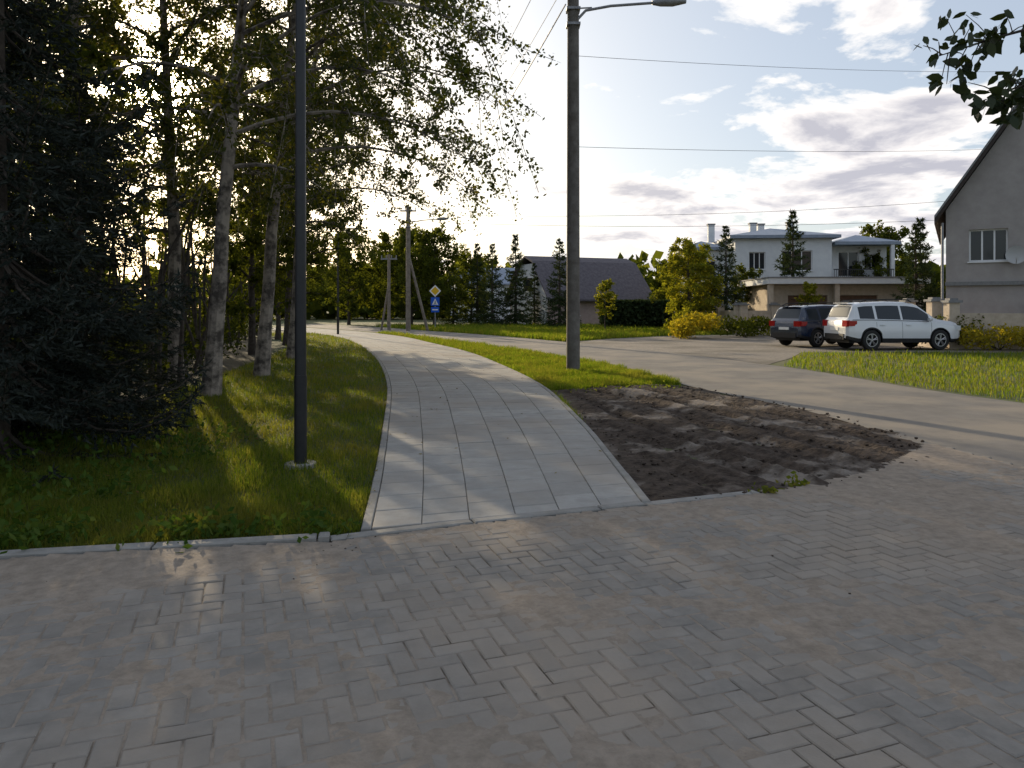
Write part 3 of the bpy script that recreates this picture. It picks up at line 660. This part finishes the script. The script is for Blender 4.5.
slab([(-.4,-.7,2.15),(10.4,-.7,2.15),(10.4,2.8,5.65),(-.4,2.8,5.65)],.15); slab([(-.4,9.7,2.15),(-.4,6.2,5.65),(10.4,6.2,5.65),(10.4,9.7,2.15)],.15)
slab([(-.4,2.801,5.652),(10.4,2.801,5.652),(10.4,4.5,6.2),(-.4,4.5,6.2)],.15); slab([(-.4,6.199,5.652),(-.4,4.501,6.2),(10.4,4.501,6.2),(10.4,6.199,5.652)],.15)
mb.box(4,4.6,4,4.6,6.1,7.0); mb.obj('roof',[m_roofp],e)
# small far house with blue roof
e=empty('small_house',(-6.4,84,0),R(10)); mb=MB(); mb.box(0,7,0,6,0,4.3); mb.obj('walls',[m_white],e)
mb=MB(); slab([(-.4,-.4,4.2),(7.4,-.4,4.2),(7.4,3,6.2),(-.4,3,6.2)],.15); slab([(-.4,6.4,4.2),(-.4,3.002,6.2),(7.4,3.002,6.2),(7.4,6.4,4.2)],.15); mb.obj('roof',[m_roofg],e)

# fences with pillars
def fence(name,pts,hp=1.75,hw=1.3,step=3.0,mat=m_cream,pick=False):
    e=empty(name); pi=MB();ca=MB();pa=MB()
    P=np.array(pts,float); d=np.r_[0,np.cumsum(np.hypot(*np.diff(P,axis=0).T))]; n=max(1,int(round(d[-1]/step)))
    S=[np.array([np.interp(s,d,P[:,0]),np.interp(s,d,P[:,1])]) for s in np.linspace(0,d[-1],n+1)]
    for p in S: pi.box(p[0]-.2,p[0]+.2,p[1]-.2,p[1]+.2,0,hp); ca.box(p[0]-.27,p[0]+.27,p[1]-.27,p[1]+.27,hp+.002,hp+.09); ca.box(p[0]-.16,p[0]+.16,p[1]-.16,p[1]+.16,hp+.092,hp+.17)
    for a,b in zip(S,S[1:]):
        t=(b-a)/np.linalg.norm(b-a); nn=np.array([-t[1],t[0]])*.08; a=a+t*.2;b=b-t*.2
        q=[a-nn,b-nn,b+nn,a+nn]
        for z0,z1,m in((0,.5,0),(.58,hw,1)):
            V=[(v[0],v[1],z0) for v in q]+[(v[0],v[1],z1) for v in q]; pa.add(V,[(3,2,1,0),(4,5,6,7),(0,1,5,4),(1,2,6,5),(2,3,7,6),(3,0,4,7)],m)
    pi.obj('pillars',[mat],e); ca.obj('caps',[m_cap],e); pa.obj('panels',[mat,m_wood if pick else mat],e)
fence('brick_fence',[(16.7,28.1),(19.5,27.6),(26,26.6)],1.75,1.35,2.8)
fence('brick_fence',[(16.5,28.9),(17.2,33),(18.2,38),(19.2,42.6)],1.8,1.3,3.1)
fence('brick_fence',[(13.4,42.8),(15.3,43.2)],1.7,1.4,1.9)
fence('brick_fence',[(13.2,43.2),(12.6,52)],1.7,1.4,3)

# ---------------- cars ----------------
def car(name,loc,rot,paint,sc=(1,1,1)):
    e=empty(name,loc,rot); e.scale=sc
    TX=[-2.30,-2.285,-2.24,-2.17,-1.99,-1.90,-1.55,-.6,.15,.45,.60,1.20,1.34,1.9,2.12,2.24,2.30]
    TZ=[.78,1.00,1.08,1.16,1.56,1.63,1.695,1.73,1.715,1.67,1.62,1.15,1.10,1.03,.97,.87,.68]
    xs=sorted(set(np.round(np.r_[np.arange(-2.3,2.301,.04),TX,-1.8,-1.22,-1.12,-.2,-.12,.95],4)))
    rw,fw=-1.36,1.36; WR=.365
    def prof(x):
        zt=np.interp(x,TX,TZ); bl=min(np.interp(x,[-2.3,-1.8,1.1,2.3],[1.08,1.08,1.0,.80]),zt-.03)
        W=np.interp(x,[-2.3,-2.22,-2.0,-1.4,1.4,1.9,2.15,2.26,2.3],[.72,.82,.875,.9,.9,.87,.80,.72,.62])
        zb=np.interp(x,[-2.3,-2.15,-1.9,1.9,2.15,2.3],[.44,.37,.31,.31,.34,.40])
        for c in(rw,fw):
            dx=abs(x-c)
            if dx<.42: zb=max(zb,.35+math.sqrt(.42**2-dx*dx))
        return zt,bl,W,zb
    fr_=[0,.08,.16,.3,.5,.7,.86,1]; rings=[]
    def yat(z,W): return W*np.interp(z,[.28,.42,.6,.8,1.08],[.95,.985,1.0,.99,.955])
    for x in xs:
        zt,bl,W,zb=prof(x); zb=min(zb,bl-.04)
        pts=[(yat(zb+(bl-zb)*f,W),zb+(bl-zb)*f) for f in fr_]
        hgt=max(zt-bl,.03); y0=pts[-1][0]; Wr=y0*np.interp(hgt,[.03,.65],[.90,.74]); ze=bl+hgt*.90
        for gq in(.07,.5,.86,1.0): pts.append((y0+(Wr-y0)*(gq**1.15)-.012*(gq>.01),bl+(ze-bl)*gq))
        for a_,b_ in((.90,.955),(.66,.985),(.33,.998),(0,1.0)): pts.append((Wr*a_,bl+hgt*b_))
        rings.append(pts)
    k=len(rings[0]); mb=MB(); A=np.array([[(x,p[0],p[1]) for p in rg] for x,rg in zip(xs,rings)])
    nx=len(xs)
    for sg in(1,-1):
        V=A.copy(); V[:,:,1]*=sg; F={0:[],1:[],2:[]}
        for i in range(nx-1):
            xm=(xs[i]+xs[i+1])/2; zt=np.interp(xm,TX,TZ)
            for j in range(k-1):
                m=0
                if j==0 or j==1: m=2
                if 8<=j<=9 and (-1.8<xm<-1.22 or -1.12<xm<-.2 or -.12<xm<.95): m=1
                if j>=12 and .60<xm<1.20: m=1
                if j>=12 and -2.17<xm<-1.99: m=1
                q=[i*k+j,i*k+j+1,(i+1)*k+j+1,(i+1)*k+j]; F[m].append(q if sg<0 else q[::-1])
        base=mb.n; mb.v.append(V.reshape(-1,3)); mb.n+=nx*k
        for m in F:
            if F[m]: mb.f.append((np.array(F[m])+base,m))
    for i,rv in((0,False),(nx-1,True)):
        ringp=[(A[i,j,0],A[i,j,1],A[i,j,2]) for j in range(k)]+[(A[i,j,0],-A[i,j,1],A[i,j,2]) for j in range(k-2,-1,-1)]
        mb.poly(ringp,0)
    mb.obj('body',[paint,m_glass,m_black],e,smooth=True,sharp=32)
    mb=MB(); mb.box(-2.1,2.1,-.62,.62,.26,.62); mb.box(-.85,.85,-.84,.84,.28,.5)
    mb.box(-2.33,-2.2,-.62,.62,.38,.58); mb.box(2.24,2.33,-.5,.5,.38,.74)
    for yy in(-.64,.64): mb.tube([(-1.7,yy,1.69),(-1.5,yy,1.765),(-.6,yy,1.795),(.2,yy,1.78),(.35,yy,1.70)],.02,6)
    for sgn in(-1,1):
        for xx in(-1.17,-.16,1.0):
            pts=[]
            for z in np.linspace(.38,1.0,8):
                if xx==-1.17 and z<.76: continue
                pts.append((xx,sgn*(yat(z,.9)+.000),z))
            if xx==1.0 : pts=[p for p in pts if p[2]>.4]
            mb.tube(pts,.006,4)
        mb.tube([(-2.1,sgn*.858,1.075),(-1.3,sgn*.868,1.075),(.9,sgn*.868,1.015)],.010,4)
    mb.obj('trim',[m_black],e)
    mb=MB()
    for sgn in(-1,1):
        for xx in(-.95,.08): mb.box(xx-.09,xx+.09,sgn*.90-.015,sgn*.90+.015,.88,.91)
        mb.tube([(.88,sgn*.86,1.04),(.86,sgn*1.0,1.08)],.02,6); mb.tube([(.93,sgn*1.0,1.09),(.86,sgn*1.0,1.10),(.80,sgn*1.0,1.09)],[.06,.09,.07],8)
    mb.box(-2.05,-1.82,-.5,.5,1.655,1.68)
    mb.obj('mirrors_and_handles',[paint],e)
    mb=MB()
    for sgn in(-1,1):
        a0=sorted((sgn*.50,sgn*.80)); mb.box(-2.305,-2.17,a0[0],a0[1],.84,1.06); 
        a1=sorted((sgn*.76,sgn*.855)); mb.box(-2.25,-1.93,a1[0],a1[1],.86,1.04)
    mb.obj('tail_lights',[m_red],e)
    mb=MB()
    for sgn in(-1,1):
        a0=sorted((sgn*.46,sgn*.76)); mb.box(2.05,2.27,a0[0],a0[1],.70,.86); a1=sorted((sgn*.74,sgn*.845)); mb.box(1.86,2.12,a1[0],a1[1],.72,.88)
    mb.obj('head_lights',[m_head],e)
    mb=MB(); mb.box(-2.318,-2.30,-.26,.26,.70,.81); mb.obj('number_plate',[m_plate],e)
    for wn,x,y in(('wheel_rr',rw,-.79),('wheel_rl',rw,.79),('wheel_fr',fw,-.79),('wheel_fl',fw,.79)):
        mb=MB(); s=1 if y>0 else -1; n=28; aa=np.arange(n)*2*math.pi/n
        pf=[(.20,-.10),(.30,-.11),(.345,-.095),(WR,-.06),(WR,.06),(.345,.095),(.30,.108),(.235,.10),(.225,.06)]
        V=np.array([(x+r*math.cos(t),y+s*o,WR+r*math.sin(t)) for r,o in pf for t in aa]); m=len(pf)
        ii,jj=np.meshgrid(np.arange(m-1),np.arange(n),indexing='ij'); F=np.stack([ii*n+jj,ii*n+(jj+1)%n,(ii+1)*n+(jj+1)%n,(ii+1)*n+jj],-1).reshape(-1,4); mb.add(V,F,0)
        mb.add([(x+.23*math.cos(t),y+s*.03,WR+.23*math.sin(t)) for t in aa],[list(range(n))],0)
        mb.add(np.array([(x+r*math.cos(t),y+s*.095,WR+r*math.sin(t)) for r in(.205,.235) for t in aa]),np.stack([np.arange(n),(np.arange(n)+1)%n,n+(np.arange(n)+1)%n,n+np.arange(n)],1),1)
        for q in range(5):
            for dq in(-.16,.16):
                t=q*1.2566+.3; c,s_=math.cos(t+dq),math.sin(t+dq); c0,s0=math.cos(t),math.sin(t); p0=np.array([x+.03*c0,y+s*.085,WR+.03*s0]); p1=np.array([x+.215*c,y+s*.09,WR+.215*s_]); mb.tube([p0,p1],[.022,.016],5,1)
        mb.tube([(x,y+s*.05,WR),(x,y+s*.10,WR)],[.05,.045],10,1)
        mb.obj(wn,[m_tyre,m_rim],e,smooth=True,sharp=40)
car('parked_suv',(14.15,27.6,.015),R(7),m_wpaint,(.98,1.0,1.03))
car('parked_car',(12.75,30.2,.015),R(26),m_bpaint,(.97,.98,.97))

# ---------------- sky, sun, camera ----------------
SUN_AZ=26.0; SUN_EL=15.0
S=Vector((-math.sin(R(SUN_AZ))*math.cos(R(SUN_EL)),math.cos(R(SUN_AZ))*math.cos(R(SUN_EL)),math.sin(R(SUN_EL))))
W=bpy.data.worlds.new('World'); scene.world=W; W.use_nodes=True; N=W.node_tree.nodes; Lk=W.node_tree.links
bg=N['Background']; sky=N.new('ShaderNodeTexSky'); sky.sky_type='NISHITA'; sky.sun_disc=False; sky.sun_elevation=R(SUN_EL); sky.sun_rotation=R(-SUN_AZ)
sky.air_density=1.0; sky.dust_density=1.6; sky.ozone_density=1.2
def mth(op,a,b=None,c=None):
    n=N.new('ShaderNodeMath'); n.operation=op
    for i,v in enumerate((a,b,c)):
        if v is None: continue
        if isinstance(v,(int,float)): n.inputs[i].default_value=v
        else: Lk.new(v,n.inputs[i])
    return n.outputs[0]
tc=N.new('ShaderNodeTexCoord'); sep=N.new('ShaderNodeSeparateXYZ'); Lk.new(tc.outputs['Generated'],sep.inputs[0])
den=mth('ADD',mth('MAXIMUM',sep.outputs['Z'],0.0),.16)
cx=mth('DIVIDE',sep.outputs['X'],den); cy=mth('DIVIDE',sep.outputs['Y'],den)
cmb=N.new('ShaderNodeCombineXYZ'); Lk.new(cx,cmb.inputs[0]); Lk.new(cy,cmb.inputs[1])
# thin high veil over the clear sky
veil=N.new('ShaderNodeMix'); veil.data_type='RGBA'; veil.inputs['Factor'].default_value=.5
Lk.new(sky.outputs['Color'],veil.inputs[6]); veil.inputs[7].default_value=(4.6,5.05,5.9,1)
nz=N.new('ShaderNodeTexNoise'); nz.inputs['Scale'].default_value=2.0; nz.inputs['Detail'].default_value=8; nz.inputs['Roughness'].default_value=.58; nz.inputs['Distortion'].default_value=.25
mp=N.new('ShaderNodeMapping'); mp.inputs['Location'].default_value=(3.1,1.7,0); Lk.new(cmb.outputs[0],mp.inputs[0]); Lk.new(mp.outputs[0],nz.inputs['Vector'])
def skydir(az,el): return Vector((math.sin(R(az))*math.cos(R(el)),math.cos(R(az))*math.cos(R(el)),math.sin(R(el))))
def bank(az,el,p,amt):
    d=N.new('ShaderNodeVectorMath'); d.operation='DOT_PRODUCT'; Lk.new(tc.outputs['Generated'],d.inputs[0]); d.inputs[1].default_value=skydir(az,el)
    return mth('MULTIPLY',mth('POWER',mth('MAXIMUM',d.outputs['Value'],0.0),p),amt)
cov=mth('ADD',mth('ADD',bank(27,10.0,120.,.245),bank(26,21.5,500.,.10)),mth('ADD',bank(8,5.5,260.,.17),bank(16,5.0,260.,.17)))
cf=mth('ADD',mth('SUBTRACT',nz.outputs['Fac'],.085),cov)
cr=ramp(N,[(0,0,0),(1,1,1)],[.50,.56]); Lk.new(cf,cr.inputs['Fac'])
cc=ramp(N,[(8.0,7.8,7.5),(7.2,6.9,6.8),(3.8,3.8,4.3)],[.50,.585,.70]); Lk.new(cf,cc.inputs['Fac'])
mx=N.new('ShaderNodeMix'); mx.data_type='RGBA'
Lk.new(cr.outputs['Color'],mx.inputs['Factor']); Lk.new(veil.outputs[2],mx.inputs[6]); Lk.new(cc.outputs['Color'],mx.inputs[7])
dot=N.new('ShaderNodeVectorMath'); dot.operation='DOT_PRODUCT'; Lk.new(tc.outputs['Generated'],dot.inputs[0]); dot.inputs[1].default_value=S
dm=mth('MAXIMUM',dot.outputs['Value'],0.0)
glow=mth('ADD',mth('ADD',mth('MULTIPLY',mth('POWER',dm,8.0),3.6),mth('MULTIPLY',mth('POWER',dm,120.0),22.0)),mth('MULTIPLY',mth('POWER',dm,1500.0),400.0))
gc=N.new('ShaderNodeVectorMath'); gc.operation='SCALE'; gc.inputs[0].default_value=(1,.82,.50); Lk.new(glow,gc.inputs['Scale'])
ad=N.new('ShaderNodeVectorMath'); ad.operation='ADD'; Lk.new(mx.outputs[2],ad.inputs[0]); Lk.new(gc.outputs[0],ad.inputs[1])
Lk.new(ad.outputs[0],bg.inputs['Color']); bg.inputs['Strength'].default_value=.15
sl=bpy.data.lights.new('sun','SUN'); sl.energy=5.0; sl.angle=R(.53); sl.color=(1,.82,.56)
so=bpy.data.objects.new('sun',sl); scene.collection.objects.link(so); so.rotation_euler=S.to_track_quat('Z','Y').to_euler(); so.location=(0,0,30)
cam=bpy.data.cameras.new('camera'); co=bpy.data.objects.new('camera',cam); scene.collection.objects.link(co); scene.camera=co
co.location=(0,0,1.55); co.rotation_euler=(R(90),0,0); cam.sensor_width=36; cam.lens=26.0; cam.shift_y=-76/1024; cam.clip_end=4000
scene.view_settings.view_transform='Standard'; scene.view_settings.look='None'; scene.view_settings.exposure=0
